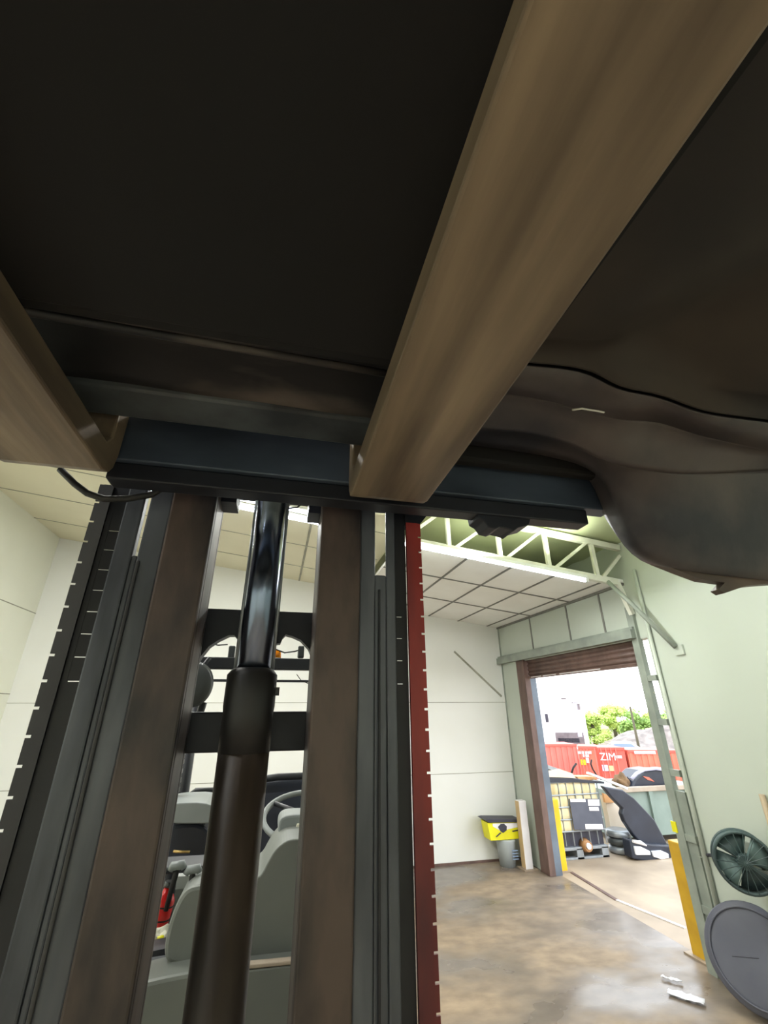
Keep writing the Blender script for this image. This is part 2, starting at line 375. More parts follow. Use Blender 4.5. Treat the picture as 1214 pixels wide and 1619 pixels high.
# ================================================================ FORKLIFT
MY = .85                      # front plane of the mast
fl = thing('forklift', 'dark forklift facing the camera, tall grimy mast with one red edge', 'forklift', (-.04, 1.6, 0))
def rail(x0, x1, y0, y1, z0, z1, name, m, extra=()):
    b = MB(); b.box((x0, y0, z0), (x1, y1, z1))
    for e in extra: b.box(*e)
    return b.build(name, m, fl, bev=.003)
ZT = 2.66
# inner rails (channel section: face, web)
for nm, x0, x1, s in (('l', -.2295, -.147, 1), ('r', .067, .151, -1)):
    b = MB(); b.box((x0, .85, .06), (x1, .868, ZT)); b.box((x0, .95, .06), (x1, .965, ZT))
    xw = (x1 - .016, x1) if s > 0 else (x0, x0 + .016)
    b.box((xw[0], .868, .06), (xw[1], .95, ZT)); b.build('inner_rail', 'mast_brown', fl, bev=.004)
# outer rails with the see-through slot near the top
def slot_rail(x0, x1, s0, s1, zs, name):
    b = MB(); b.box((x0, .856, .04), (s0, .866, ZT)); b.box((s1, .856, .04), (x1, .866, ZT)); b.box((s0, .858, .04), (s1, .866, zs)); b.box((x0, .866, .04), (x0 + .010, .95, ZT))
    return b.build(name, 'mast_grey', fl, bev=.003)
sl0, sl1 = atY(209, 878, .86), atY(217, 878, .86)
slot_rail(-.312, -.2295, sl0.x, sl1.x + .001, sl0.z, 'outer_rail')
sr0, sr1 = atY(592.5, 909, .86), atY(610, 909, .86)
slot_rail(.151, .226, sr0.x, sr1.x, sr0.z, 'outer_rail')
# raised guide ribs on the outer rails
MB().box((-.268, .850, .04), (-.262, .856, 2.45)).build('guide_rib', 'mast_edge', fl, bev=.002)
MB().box((.189, .850, .04), (.193, .856, 2.42)).build('guide_rib', 'mast_dark', fl, bev=.001)
# chains: stacked plates with slits that let light through
def chain(x0, x1, y0, y1, z0, pitch, gap, m, name, core=None, zt=2.6):
    b = MB(); z = zt; k = 0
    while z > z0:
        a = z - pitch + gap
        b.box((x0, y0, a), (x1, y0 + .0035, z)); z -= pitch; k += 1
    if core: b.box((core[0], y0 - .001, z0), (core[1], y0 + .006, zt))
    return b.build(name, m, fl)
za, zc = atY(150, 808, .862).z, atY(130, 1078, .862).z
MB().box((-.340, .862, .3), (-.3125, .866, zc)).build('lift_chain', 'mast_dark', fl); MB().box((-.340, .862, za), (-.3125, .866, 2.64)).build('lift_chain', 'mast_dark', fl)
chain(-.333, -.3125, .862, .885, zc, (za - zc) / 8, .0016, 'mast_dark', 'lift_chain', zt=za); MB().box((-.3405, .8615, zc), (-.331, .866, za)).build('lift_chain', 'mast_dark', fl)
chain(-.3655, -.340, .858, .880, 1.2, .0400, .0042, 'mast_edge', 'side_strip', core=(-.3575, -.3400))
za, zc = atY(640, 944, .866).z, atY(640, 1082, .866).z
MB().box((.2265, .866, .3), (.252, .870, zc)).build('lift_chain', 'mast_dark', fl); MB().box((.2265, .866, za), (.252, .870, 2.64)).build('lift_chain', 'mast_dark', fl)
chain(.230, .241, .866, .885, zc, (za - zc) / 4, .0014, 'mast_dark', 'lift_chain', zt=za); MB().box((.241, .866, zc), (.252, .870, za)).build('lift_chain', 'mast_dark', fl); MB().box((.2255, .866, zc), (.230, .870, za)).build('lift_chain', 'mast_dark', fl)
o = chain(.252, .2855, .856, .880, 1.1, .0345, .0040, 'mast_red', 'side_strip', core=(.2520, .2785), zt=2.575); o['label'] = 'red painted edge'
# chamfer plate at the top right
MB().prism([(.252, .86, 2.57), (.2855, .86, 2.575), (.312, .86, 2.61), (.252, .86, 2.61)], (0, .03, 0)).build('corner_plate', 'mast_dark', fl)
# crossmembers
BY = .975
zt_, zb_ = atY(400, 962, BY).z, atY(400, 1126, BY).z
def A(x, y): return atY(x, y, BY)
arch = [(305, 961), (520, 970), (520, 1060), (496, 1060), (495, 1042), (488, 1025), (476, 1012), (463, 1006), (452, 1003), (447, 1008), (443, 1017), (432, 1018),
        (428, 1030), (385, 1030), (377, 1012), (370, 1004), (362, 1004), (345, 1012), (330, 1022), (317, 1038), (303, 1062), (285, 1072), (285, 1000)]
b = MB(); b.prism([A(*q) for q in arch], (0, .03, 0)); b.build('upper_crossmember', 'cross_steel', fl)
a0, a1 = A(262, 1126), A(512, 1186)
MB().box((-.2, BY, a1.z), (.12, BY + .04, a0.z)).build('lower_crossmember', 'cross_steel', fl, bev=.003)
for z in (.35, 1.1): MB().box((-.2, BY, z), (.12, BY + .04, z + .12)).build('lower_crossmember', 'cross_steel', fl, bev=.003)
MB().box((-.31, .93, 2.652), (.24, .99, 2.74)).build('top_crossmember', 'cross_steel', fl, bev=.004)
MB().box((-.15, .90, 2.606), (-.115, .96, 2.66)).build('stop_block', 'cross_steel', fl)
MB().box((.040, .90, 2.598), (.072, .96, 2.66)).build('stop_block', 'cross_steel', fl)
# lift cylinder
CY = .90
c0, c1 = atY(401, 1055, CY), atY(380, 1185, CY)
cxr = (atY(375, 1050, CY).x + atY(428, 1050, CY).x) / 2; rr = (atY(428, 1050, CY).x - atY(375, 1050, CY).x) / 2
MB().tube([(cxr, CY, 2.2), (cxr, CY, 2.66)], rr, 40).build('piston_rod', 'chrome', fl)
for sx in (-1, 1): MB().tube([(cxr + sx * (rr + .0035), CY + .02, 2.2), (cxr + sx * (rr + .0035), CY + .02, 2.66)], .004, 10).build('rod_glint', 'galv', fl)  # bright tubes added as the reflections along the chrome rod's edges
gz0, gz1 = atY(400, 1062, CY).z, atY(400, 1128, CY).z
gx0, gx1 = atY(357, 1100, CY).x, atY(438, 1100, CY).x; gc = -.041; gr = (gx1 - gx0) / 2
g = MB().tube([(gc, CY, 2.13), (gc, CY, gz1 - .0), (gc, CY, gz1 + .012), (gc, CY, gz0 - .006), (gc, CY, gz0 + .004), (gc, CY, gz0 + .006)], [gr * .97, gr * .97, gr, gr, gr * .82, rr * 1.02], 32)
g.build('cylinder_gland', 'gland', fl)
MB().box((gc + gr - .004, CY - .01, gz1 + .03), (gc + gr + .006, CY + .01, gz1 + .036 + .008)).build('bleed_screw', 'gland', fl)
bx0, bx1 = atY(341, 1200, CY).x, atY(421, 1200, CY).x
MB().tube([(gc, CY, .2), (gc, CY, 2.14)], (bx1 - bx0) / 2 * 1.02, 40).build('cylinder_barrel', 'cylinder_paint', fl)
# carriage
b = MB(); b.box((-.56, .75, 2.602), (.706, .79, 2.70)); b.build('carriage_lower_bar', 'carriage_steel', fl, bev=.003)
MB().box((-.32, .76, 2.568), (.645, .80, 2.602)).build('carriage_flange', 'cross_steel', fl, bev=.003)
MB().box((-.56, .75, 3.0), (.706, .79, 3.09)).build('carriage_upper_bar', 'carriage_steel', fl)
for x in (-.3, .25): MB().box((x - .02, .80, 2.62), (x + .02, .84, 3.09)).build('carriage_upright', 'cross_steel', fl)
bk = [(752, 800), (756, 818), (765, 823), (772, 833), (784, 836), (790, 833), (806, 837), (812, 840), (820, 834), (836, 830), (842, 810), (846, 800)]
b = MB(); b.prism([atY(x, y, .765) for x, y in bk], (0, .05, 0)); b.build('hook_bracket', 'cross_steel', fl, bev=.002)
# forks, hung on the carriage but lifting with it
for nm, x0, x1 in (('l', -.452, -.300), ('r', .105, .250)):
    fk = MB(); Zu = 2.553
    prof = [(-.34, Zu + .038), (-.33, Zu + .028), (.3, Zu + .004), (.55, Zu), (.700, Zu), (.722, Zu + .006), (.735, Zu + .022), (.742, Zu + .05), (.742, 3.09), (.700, 3.09), (.700, Zu + .062), (.685, Zu + .045), (-.34, Zu + .045)]
    a = [fk.b.verts.new((x0, y, z)) for y, z in prof]; c = [fk.b.verts.new((x1, y, z)) for y, z in prof]
    fk.b.faces.new(a); fk.b.faces.new(c[::-1])
    for i in range(len(prof)):
        j = (i + 1) % len(prof); fk.b.faces.new((a[i], c[i], c[j], a[j]))
    fk.build('fork', 'fork_steel', fl, bev=.009)
# hose looping under the left fork heel
MB().tube([atY(x, y, .80) for x, y in ((95, 742), (118, 765), (138, 780), (165, 789), (200, 789), (240, 782), (262, 768))], .006, 10).build('hose', 'rubber', fl)
MB().tube([atY(x, y, .9) for x, y in ((455, 804), (470, 802), (485, 790))], .002, 8).build('hose', 'rubber', fl)
# overhead guard
GY = 1.45
g0, g1 = atY(300, 1040, GY), atY(300, 1057, GY)
b = MB(); b.box((-.30, GY, g1.z), (.24, GY + .03, g0.z + .004)); b.build('guard_front_bar', 'lift_dark', fl, bev=.003)
for sx, xx in ((-1, -.34), (1, .30)):
    MB().tube([(-.04 + (xx + .04) * .9, GY + .02, g0.z), (xx, GY, g0.z - .03), (xx - sx * -.03, GY - .02, g1.z - .12), (xx + sx * .04, GY - .05, 1.3), (xx + sx * .04, GY, .95)], .022, 12).build('guard_post', 'lift_dark', fl)
for sx, xx in ((-1, -.38), (1, .40)):
    MB().tube([(xx, 2.55, g0.z), (xx, 2.62, 1.6), (xx, 2.66, 1.1)], .03, 12).build('guard_rear_post', 'lift_dark', fl)
    MB().tube([(xx * .9, GY, g0.z), (xx, 2.55, g0.z)], .02, 8).build('guard_side_bar', 'lift_dark', fl)
MB().box((-.38, 2.52, g0.z - .012), (.40, 2.53, g0.z)).build('guard_rear_bar', 'lift_dark', fl)
# perforated pillar seen through the lower left window
q0, q1 = atY(288, 1185, 2.0), atY(263, 1275, 2.0)
b = MB(); b.box((-.36, 2.0, 1.5), (-.312, 2.03, 2.34))
for k in range(24): b.box((-.366, 1.996, 1.62 + k * .03), (-.306, 2.02, 1.635 + k * .03))
b.build('cab_pillar', 'lift_dark', fl)
# round mirror, its stalk, beacon and wires
mc = atY(306, 1082, 1.40)
b = MB(); rows = []
for rr_, dy in ((0.0005, -.012), (.025, -.011), (.045, -.004), (.052, .006), (.046, .010), (.0005, .012)):
    rows.append([(mc.x + rr_ * math.cos(t), mc.y + dy, mc.z + rr_ * 1.15 * math.sin(t)) for t in [2 * math.pi * k / 32 for k in range(33)]])
b.grid(rows); b.build('round_mirror', 'mirror_back', fl)
p = atY(332, 1040, 1.42); MB().tube([mc + Vector((0, .02, .03)), p], .006, 8).build('mirror_arm', 'lift_dark', fl)
MB().tube([atY(x, y, 1.43) for x, y in ((322, 1110), (316, 1128), (309, 1150))], .010, 8).build('mirror_arm', 'lift_dark', fl)
p = atY(436, 1034, 1.48); b = MB(); b.tube([p + Vector((0, 0, -.012)), p + Vector((0, 0, .006)), p + Vector((0, 0, .012))], [.017, .016, .008], 16); b.build('beacon', 'orange_lens', fl)
for ps in (((325, 1016), (345, 1020), (360, 1019)), ((434, 1026), (450, 1032), (466, 1030), (472, 1028))):
    MB().tube([atY(x, y, 1.47) for x, y in ps], .0022, 6).build('wire', 'rubber', fl)
MB().tube([atY(x, y, 1.44) for x, y in ((469, 1066), (476, 1076), (488, 1081), (500, 1078))], .0012, 6).build('wire', 'rubber', fl)
for x in (476, 366): # work lamp bodies on the guard
    p = atY(x, 1030, 1.49); MB().box(p + Vector((-.010, 0, -.02)), p + Vector((.010, .02, .018))).build('work_lamp', 'mirror_back', fl, bev=.004)
# seat, wheel, levers, cowls
b = MB(); rows = []
for k in range(9):
    t_ = k / 8; z = 1.55 + .385 * t_; y = 2.2 + .10 * t_; w = .23 * (1 - .12 * max(0, t_ - .7) / .3)
    rows.append([(.12 + w * math.sin(a_) , y - .05 * math.cos(a_ * 1.0), z - .03 * (t_ > .95) * abs(math.sin(a_)) ** 3) for a_ in [-1.57 + 3.14 * j / 12 for j in range(13)]])
b.grid(rows); b.build('seat_back', 'seat_black', fl, solid=.05)
b = MB(); b.tube([(-.10, 2.16, 1.60), (-.088, 2.19, 1.88), (-.04, 2.2, 1.925), (.05, 2.19, 1.935), (.18, 2.19, 1.935), (.27, 2.2, 1.915), (.32, 2.19, 1.88), (.335, 2.16, 1.6)], .014, 10); b.build('seat_bolster', 'lift_dark', fl)
MB().box((-.10, 1.80, 1.36), (.34, 2.2, 1.52)).build('seat_cushion', 'seat_black', fl, bev=.04)
wc = Vector((.150, 1.78, 1.868)); b = MB()
ring = [wc + Vector((.145 * math.cos(t), .105 * math.sin(t), .052 * math.sin(t) + .0)) for t in [2 * math.pi * k / 40 for k in range(41)]]
b.tube(ring, .009, 10, caps=False); b.build('steering_wheel', 'lift_light', fl)
b = MB()
for a_ in (.6, 2.5, 4.7): b.tube([wc, wc + Vector((.14 * math.cos(a_), .1 * math.sin(a_), .05 * math.sin(a_)))], .008, 8)
b.tube([wc, wc + Vector((0, -.25, -.45))], .022, 10); b.build('steering_column', 'lift_dark', fl)
def soften(pts, n=2):
    for _ in range(n):
        o_ = []
        for i in range(len(pts)):
            p, q = pts[i], pts[(i + 1) % len(pts)]
            o_ += [(p[0] * .75 + q[0] * .25, p[1] * .75 + q[1] * .25), (p[0] * .25 + q[0] * .75, p[1] * .25 + q[1] * .75)]
        pts = o_
    return pts
def poly(name, pts, Y, th, m, bev=.0):
    if bev >= .008: pts = soften(pts)
    b = MB(); b.prism([atY(x, y, Y) for x, y in pts], (0, th, 0)); return b.build(name, m, fl, bev=bev)
poly('column_cover', [(440, 1325), (439, 1305), (444, 1293), (458, 1288), (500, 1288), (500, 1330)], 1.50, .10, 'lift_light', .008)
poly('horn_bracket', [(468, 1308), (470, 1303), (500, 1303), (500, 1308), (474, 1309), (474, 1313), (500, 1313), (500, 1318), (469, 1318)], 1.49, .012, 'offwhite', .001)
poly('front_cowl', [(380, 1530), (388, 1440), (398, 1394), (406, 1388), (414, 1382), (424, 1362), (436, 1342), (452, 1329), (470, 1326), (500, 1330), (520, 1345), (520, 1530)], 1.36, .20, 'lift_grey', .02)
poly('cowl_edge', [(388, 1526), (470, 1518), (470, 1525), (388, 1533)], 1.30, .02, 'rail_tan', .002)
poly('front_panel', [(386, 1534), (475, 1524), (480, 1700), (380, 1700)], 1.30, .12, 'lift_grey', .004)
poly('side_cowl', [(262, 1530), (258, 1500), (266, 1462), (278, 1430), (290, 1410), (304, 1401), (330, 1398), (360, 1400), (360, 1530)], 1.34, .2, 'lift_grey', .015)
poly('floor_plate', [(206, 1562), (232, 1552), (300, 1538), (345, 1532), (345, 1700), (190, 1700)], 1.28, .1, 'lift_grey', .008)
poly('armrest', [(258, 1302), (258, 1277), (264, 1270), (340, 1268), (345, 1300), (320, 1303)], 1.85, .22, 'lift_light', .012)
poly('armrest_support', [(262, 1304), (336, 1302), (336, 1370), (262, 1372), (252, 1340)], 1.90, .15, 'seat_black', .01)
p = atY(287, 1347, 1.88); MB().tube([atY(274, 1346, 1.88), p, atY(300, 1347, 1.88)], .004, 8).build('brass_latch', 'brass', fl)
MB().tube([atY(x, y, 2.2) for x, y in ((302, 1275), (304, 1253), (309, 1250), (345, 1249))], .010, 8).build('grab_rail', 'lift_dark', fl)
p = atY(290, 1365, 1.6); b = MB(); b.tube([p + Vector((0, 0, -.008)), p, p + Vector((0, 0, .006))], [.045, .05, .02], 24); b.build('dial_plate', 'galv', fl)
for (x, y), (x2, y2) in (((250, 1380), (232, 1495)), ((280, 1374), (262, 1440)), ((305, 1380), (296, 1430))):
    a, c = atY(x, y, 1.42), atY(x2, y2, 1.42)
    k_ = MB().tube([a, a + (c - a) * .1, c], [.006, .007, .0055], 10).build('lever', 'rubber', fl)
    MB().tube([a + Vector((-.016, 0, -.002)), a + Vector((-.012, 0, .006)), a + Vector((.012, 0, .008)), a + Vector((.016, 0, .0))], [.008, .010, .010, .007], 12).build('knob', 'lift_light', k_)
poly('lever_deck', [(238, 1374), (335, 1368), (340, 1378), (240, 1384)], 1.46, .10, 'lift_dark', .003)
poly('step_bracket', [(222, 1508), (260, 1500), (262, 1510), (222, 1516)], 1.40, .06, 'lift_dark')
b = MB(); b.box((-.52, 1.55, .5), (.44, 3.3, 1.35)); b.build('body', 'lift_dark', fl, bev=.05)
b = MB(); b.box((-.52, 2.7, 1.3), (.44, 3.3, 1.5)); b.build('counterweight', 'lift_grey', fl, bev=.06)
for x in (-.5, .36):
    for y, r in ((1.25, .3), (3.0, .25)):
        b = MB(); b.tube([(x - .07, y, r), (x - .05, y, r), (x + .05, y, r), (x + .07, y, r)], [r * .9, r, r, r * .9], 28); b.build('wheel', 'rubber', fl)
b = MB(); b.box((-.4, .99, .2), (.32, 1.6, .5)); b.build('axle_frame', 'lift_dark', fl)
# fire extinguisher strapped beside the levers
e0, e1 = atY(266, 1402, 1.55), atY(243, 1480, 1.55)
ex = thing('fire_extinguisher', 'red fire extinguisher strapped beside the forklift control levers', 'fire extinguisher', e1)
d = (e0 - e1)
b = MB(); b.tube([e1 + d * t for t in (0, .04, .12, .72, .84, .9, 1.0)], [.012, .022, .026, .026, .020, .010, .009], 20); b.build('bottle', 'ext_red', ex)
for t in (.35, .62): MB().tube([e1 + d * t, e1 + d * (t + .03)], .0272, 20).build('strap', 'rubber', ex)
MB().tube([e1 + d * 1.0, e1 + d * 1.12], .012, 10).build('valve', 'mirror_back', ex)
b = MB(); b.prism([e1 + Vector((-.03, -.03, .0)), e1 + Vector((.0, -.03, -.004)), e1 + Vector((.008, -.03, .02)), e1 + Vector((-.012, -.03, .03))], (0, .003, 0)); b.build('inspection_tag', 'offwhite', ex)
p = atY(252, 1482, 1.5)
rg = thing('rag', 'crumpled off-white rag with a yellow patch below the fire extinguisher', 'rag', p + Vector((0, 0, -.03)))
MB().blob(p, .024, 3, .6, 3, (1.1, .8, .8)).build('cloth', 'offwhite', rg)
MB().blob(p + Vector((.004, -.016, .002)), .010, 4, .3, 2, (1.3, .6, .7)).build('yellow_patch', 'box_yellow', rg)
# ================================================================ THE RAISED LOAD: dark underside of a truck cab
cab = thing('truck_cab', 'huge grimy black truck cab seen from below, resting raised on the forks', 'truck cab', (0, 0, 2.6))
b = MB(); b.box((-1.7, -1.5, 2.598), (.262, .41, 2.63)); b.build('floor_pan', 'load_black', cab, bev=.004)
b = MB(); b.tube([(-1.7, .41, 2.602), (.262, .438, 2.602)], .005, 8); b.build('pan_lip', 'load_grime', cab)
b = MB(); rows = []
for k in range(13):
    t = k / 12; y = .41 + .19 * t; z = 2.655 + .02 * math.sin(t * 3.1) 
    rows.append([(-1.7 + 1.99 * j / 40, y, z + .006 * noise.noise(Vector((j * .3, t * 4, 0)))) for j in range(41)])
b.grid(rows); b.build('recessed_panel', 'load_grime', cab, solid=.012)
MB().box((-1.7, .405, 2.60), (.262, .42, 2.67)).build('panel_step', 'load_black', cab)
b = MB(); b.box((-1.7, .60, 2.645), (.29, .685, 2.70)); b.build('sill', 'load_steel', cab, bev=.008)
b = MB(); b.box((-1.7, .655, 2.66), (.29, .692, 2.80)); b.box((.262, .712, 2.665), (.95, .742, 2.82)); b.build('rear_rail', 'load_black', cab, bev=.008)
# ---- right side: sculpted wheel-arch shell
def interp(pts, x):
    if x <= pts[0][0]: return pts[0][1]
    for (x0, y0), (x1, y1) in zip(pts, pts[1:]):
        if x <= x1:
            t = (x - x0) / (x1 - x0); t = t * t * (3 - 2 * t) if False else t; return y0 + (y1 - y0) * t
    return pts[-1][1]
def resample(pts, n):
    L_ = [0]
    for p, q in zip(pts, pts[1:]): L_.append(L_[-1] + math.hypot(q[0] - p[0], q[1] - p[1]))
    out = []
    for k in range(n):
        s_ = L_[-1] * k / (n - 1)
        xs = list(zip(L_, [p[0] for p in pts])); ys = list(zip(L_, [p[1] for p in pts])); out.append((interp(xs, s_), interp(ys, s_)))
    for _ in range(3): out = [out[0]] + [((a[0] + 2 * c[0] + d_[0]) / 4, (a[1] + 2 * c[1] + d_[1]) / 4) for a, c, d_ in zip(out, out[1:], out[2:])] + [out[-1]]
    return out
NU = 60
cC = resample([(690, 560), (820, 578), (880, 582), (935, 590), (970, 618), (1035, 626), (1105, 655), (1214, 668), (1400, 690), (1700, 720)], NU)
cB = resample([(690, 606), (800, 622), (875, 634), (925, 650), (990, 667), (1035, 662), (1090, 684), (1214, 712), (1400, 740), (1700, 780)], NU)
cA = resample([(690, 672), (750, 678), (840, 685), (905, 702), (970, 735), (1065, 750), (1150, 748), (1214, 742), (1400, 740), (1700, 780)], NU)
cS = resample([(690, 695), (760, 702), (850, 716), (925, 732), (955, 752), (975, 805), (1000, 858), (1030, 886), (1080, 900), (1214, 916), (1400, 925), (1700, 950)], NU)
PC = [atY(x, y, .50) for x, y in cC]; PB = [atY(x, y, .56) for x, y in cB]; PA = [atY(x, y, .63) for x, y in cA]; PS = [atY(x, y, .71) for x, y in cS]
def mid(P, Q, t, bulge): return [p.lerp(q, t) + Vector((0, 0, bulge)) for p, q in zip(P, Q)]
b = MB(); b.grid([PC, mid(PC, PB, .5, .006), PB]); b.build('arch_flange', 'load_curve', cab, solid=.004)
b = MB(); b.grid([PB, mid(PB, PA, .15, .010), mid(PB, PA, .5, .010), mid(PB, PA, .85, -.002), PA]); b.build('arch_band', 'load_curve', cab, solid=.004)
b = MB(); b.grid([PA, mid(PA, PS, .08, .010), mid(PA, PS, .5, -.004), mid(PA, PS, .9, -.006), PS, [p + Vector((0, .03, .006)) for p in PS], [p + Vector((0, .05, .05)) for p in PS]])
b.build('wheel_arch', 'load_curve', cab, solid=.004)
def deck(x, y):
    d1 = (x - .55) - (.50 - y) * .55
    return 2.74 + .05 * math.exp(-((d1 / .10) ** 2)) - .03 * math.exp(-(((d1 - .25) / .14) ** 2)) - .02 * max(0, x - .9)
rows = [[p + Vector((0, -.01, .0)) for p in PC], [Vector((p.x, .485, p.z + .05)) for p in PC]]
for k in range(30):
    y = .44 - 1.9 * k / 29
    rows.append([Vector((p.x, y, deck(p.x, y))) for p in PC])
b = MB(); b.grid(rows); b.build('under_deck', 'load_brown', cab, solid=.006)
MB().box((.263, -1.5, 2.6), (.278, .47, 2.80)).build('deck_side', 'load_black', cab)
lipt = [(1040, 889), (1100, 900), (1160, 908), (1214, 910), (1400, 915), (1400, 935), (1230, 922), (1214, 923), (1180, 926), (1145, 938), (1136, 932), (1146, 921), (1110, 916), (1075, 903)]
b = MB(); b.prism([atY(x, y, .72) for x, y in lipt], (0, .02, 0)); b.build('arch_lip', 'load_lip', cab)
b = MB(); b.tube([atY(x, y, .545) for x, y in ((905, 648), (920, 646), (945, 650), (955, 652))], .0018, 6); b.build('bright_line', 'white_steel', cab)  # thin bright line along the arch band
# sides and top of the cab, standing over the pan
b = MB()
for a_, c_ in (((-1.7, -1.5), (1.75, -1.46)), ((-1.7, -1.5), (-1.66, .6)), ((1.71, -1.5), (1.75, .6))):
    b.box((a_[0], a_[1], 2.78), (c_[0], c_[1], 3.55))
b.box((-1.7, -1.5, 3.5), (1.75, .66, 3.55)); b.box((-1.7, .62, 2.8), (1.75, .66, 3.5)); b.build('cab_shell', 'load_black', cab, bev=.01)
# ================================================================ INSIDE, AROUND THE DOORWAY
def post(name, x, y, h, r, m, label, w=.13, side=None):
    t_ = thing(name, label, 'bollard', (x, y, 0))
    b = MB(); b.box((x - r, y - r, 0), (x + r, y + r, h)); b.build('post', m, t_, bev=.012)
    if side:
        b = MB(); b.box((x - r - .004, y - r * .9, side[1]), (x - r + .001, y + r * .9, h - .01)); b.build('worn_side', side[0], t_)
    b = MB(); b.box((x - r - .05, y - r - .05, 0), (x + r + .05, y + r + .05, .015)); b.build('base_plate', 'slab', t_)
post('bollard', 3.93, 7.40, .87, .062, 'white_paint', 'white square bollard with worn orange side left of the door jamb', side=('worn_orange', .02))
post('bollard', 4.37, 7.22, .90, .068, 'yellow_paint', 'bright yellow square bollard in front of the caged tote', side=('lime', .02))
post('bollard', 4.27, 4.70, .92, .085, 'yellow_worn', 'dull yellow bollard at the right edge of the doorway')
bu = thing('bucket', 'pale grey plastic bucket against the far wall left of the white bollard', 'bucket', (3.72, 7.62, 0))
b = MB(); b.tube([(3.72, 7.62, 0), (3.72, 7.62, .30), (3.72, 7.62, .33), (3.72, 7.62, .345)], [.12, .145, .155, .15], 28); b.build('body', 'bucket_plastic', bu)
for k in range(4): MB().box((3.74, 7.475, .10 + k * .035), (3.84, 7.485, .115 + k * .035)).build('label_line', 'label_blue', bu)
yb = thing('yellow_box', 'yellow printed carton with dark lid balanced on the grey bucket', 'box', (3.62, 7.62, .345))
b = MB(); b.prism([(3.385, 7.5, .58), (3.92, 7.5, .56), (3.92, 7.5, .35), (3.42, 7.5, .35)], (0, .24, 0)); b.build('carton', 'box_yellow', yb, bev=.004)
b = MB(); b.prism([(3.34, 7.48, .62), (3.40, 7.48, .585), (3.95, 7.48, .56), (3.95, 7.48, .60), (3.40, 7.48, .628)], (0, .28, 0)); b.build('lid', 'charcoal', yb)
b = MB(); b.prism([(3.47, 7.496, .565), (3.90, 7.496, .555), (3.90, 7.496, .50), (3.75, 7.496, .485), (3.60, 7.496, .46), (3.47, 7.496, .53)], (0, .003, 0)); b.build('printed_panel', 'white_paint', yb)
b = MB(); b.prism([(3.55, 7.49, .52), (3.60, 7.49, .555), (3.66, 7.49, .555), (3.70, 7.49, .52), (3.69, 7.49, .47), (3.63, 7.49, .44), (3.59, 7.49, .46)], (0, .003, 0)); b.build('printed_tool', 'charcoal', yb)
b = MB(); b.prism([(3.50, 7.49, .40), (3.58, 7.49, .45), (3.60, 7.49, .44), (3.51, 7.49, .39)], (0, .003, 0)); b.build('printed_handle', 'charcoal', yb)
b = MB(); b.prism([(3.78, 7.49, .46), (3.90, 7.49, .47), (3.90, 7.49, .455), (3.79, 7.49, .445)], (0, .003, 0)); b.build('printed_line', 'charcoal', yb)
# wall fan
fc = atX(1178, 1364, 3.88)
fn = thing('wall_fan', 'dark green shop fan on a bracket arm on the right wall', 'fan', (4.1, fc.y, fc.z))
R = .205
b = MB(); nrm = Vector((-.55, -.70, 0)).normalized(); sd = Vector((nrm.y, -nrm.x, 0)); up = Vector((0, 0, 1))
ring = [fc + (sd * math.cos(t) + up * math.sin(t)) * R for t in [2 * math.pi * k / 40 for k in range(41)]]
b.tube(ring, .014, 8, caps=False); ring2 = [q_ - nrm * .10 for q_ in ring]; b.tube(ring2, .012, 8, caps=False)
b.grid([ring, ring2]); b.build('guard_ring', 'fan_green', fn)
b = MB()
for k in range(18):
    t_ = 2 * math.pi * k / 18; b.tube([fc + nrm * .03, fc + nrm * .015 + (sd * math.cos(t_) + up * math.sin(t_)) * R], .003, 5)
b.build('grille', 'fan_green', fn)
for k in range(4):
    b = MB(); t0 = 2 * math.pi * k / 4 + .5; rr1 = []
    for j in range(7):
        t_ = t0 + j * .235; rr1.append([fc - nrm * (.02 + .05 * j / 6) + (sd * math.cos(t_) + up * math.sin(t_)) * r_ for r_ in (.04, .11, .19)])
    b.grid(rr1); b.build('blade', 'fan_pale' if k % 2 else 'fan_green', fn, solid=.006)
MB().tube([fc - nrm * .16, fc + nrm * .02], [.06, .05], 16).build('motor', 'fan_green', fn)
MB().tube([fc - nrm * .14, Vector((4.1, fc.y + .12, fc.z + .01))], .02, 8).build('arm', 'fan_green', fn)
MB().box((4.07, fc.y + .04, fc.z - .08), (4.1, fc.y + .2, fc.z + .1)).build('mount_plate', 'grey_steel', fn)
MB().tube([atX(1118, 1352, 4.07), atX(1150, 1352, 4.03)], .013, 8).build('tilt_handle', 'charcoal', fn)
# big drum standing on the floor below it
dc = Vector((3.93, 3.82, .375)); nr = Vector((-.75, -.55, .30)).normalized(); s1 = Vector((nr.y, -nr.x, 0)).normalized(); u1 = s1.cross(nr).normalized()
if u1.z < 0: u1 = -u1
df = thing('drum_fan', 'big round slate-grey drum fan cover leaning at the foot of the right wall', 'fan', (dc.x, dc.y, 0))
b = MB(); rows = []
for rr_, dz in ((.002, .012), (.15, .014), (.28, .010), (.335, .0), (.345, -.03), (.335, -.09), (.30, -.11), (.002, -.11)):
    rows.append([dc + nr * dz + (s1 * math.cos(t) + u1 * math.sin(t)) * rr_ for t in [2 * math.pi * k / 48 for k in range(49)]])
b.grid(rows); b.build('drum_shell', 'drum_cover', df)
MB().tube([dc + nr * .016 + (s1 * math.cos(t) + u1 * math.sin(t)) * .30 for t in [2 * math.pi * k / 48 for k in range(49)]], .007, 8, caps=False).build('rim', 'drum_cover', df)
MB().tube([dc + nr * .014 - s1 * .02, dc + nr * .014 + s1 * .16 - u1 * .03], .003, 6).build('crease', 'charcoal', df)
MB().box((dc.x + .02, dc.y - .06, 0), (dc.x + .12, dc.y + .10, .05)).build('foot', 'drum_cover', df, bev=.01)
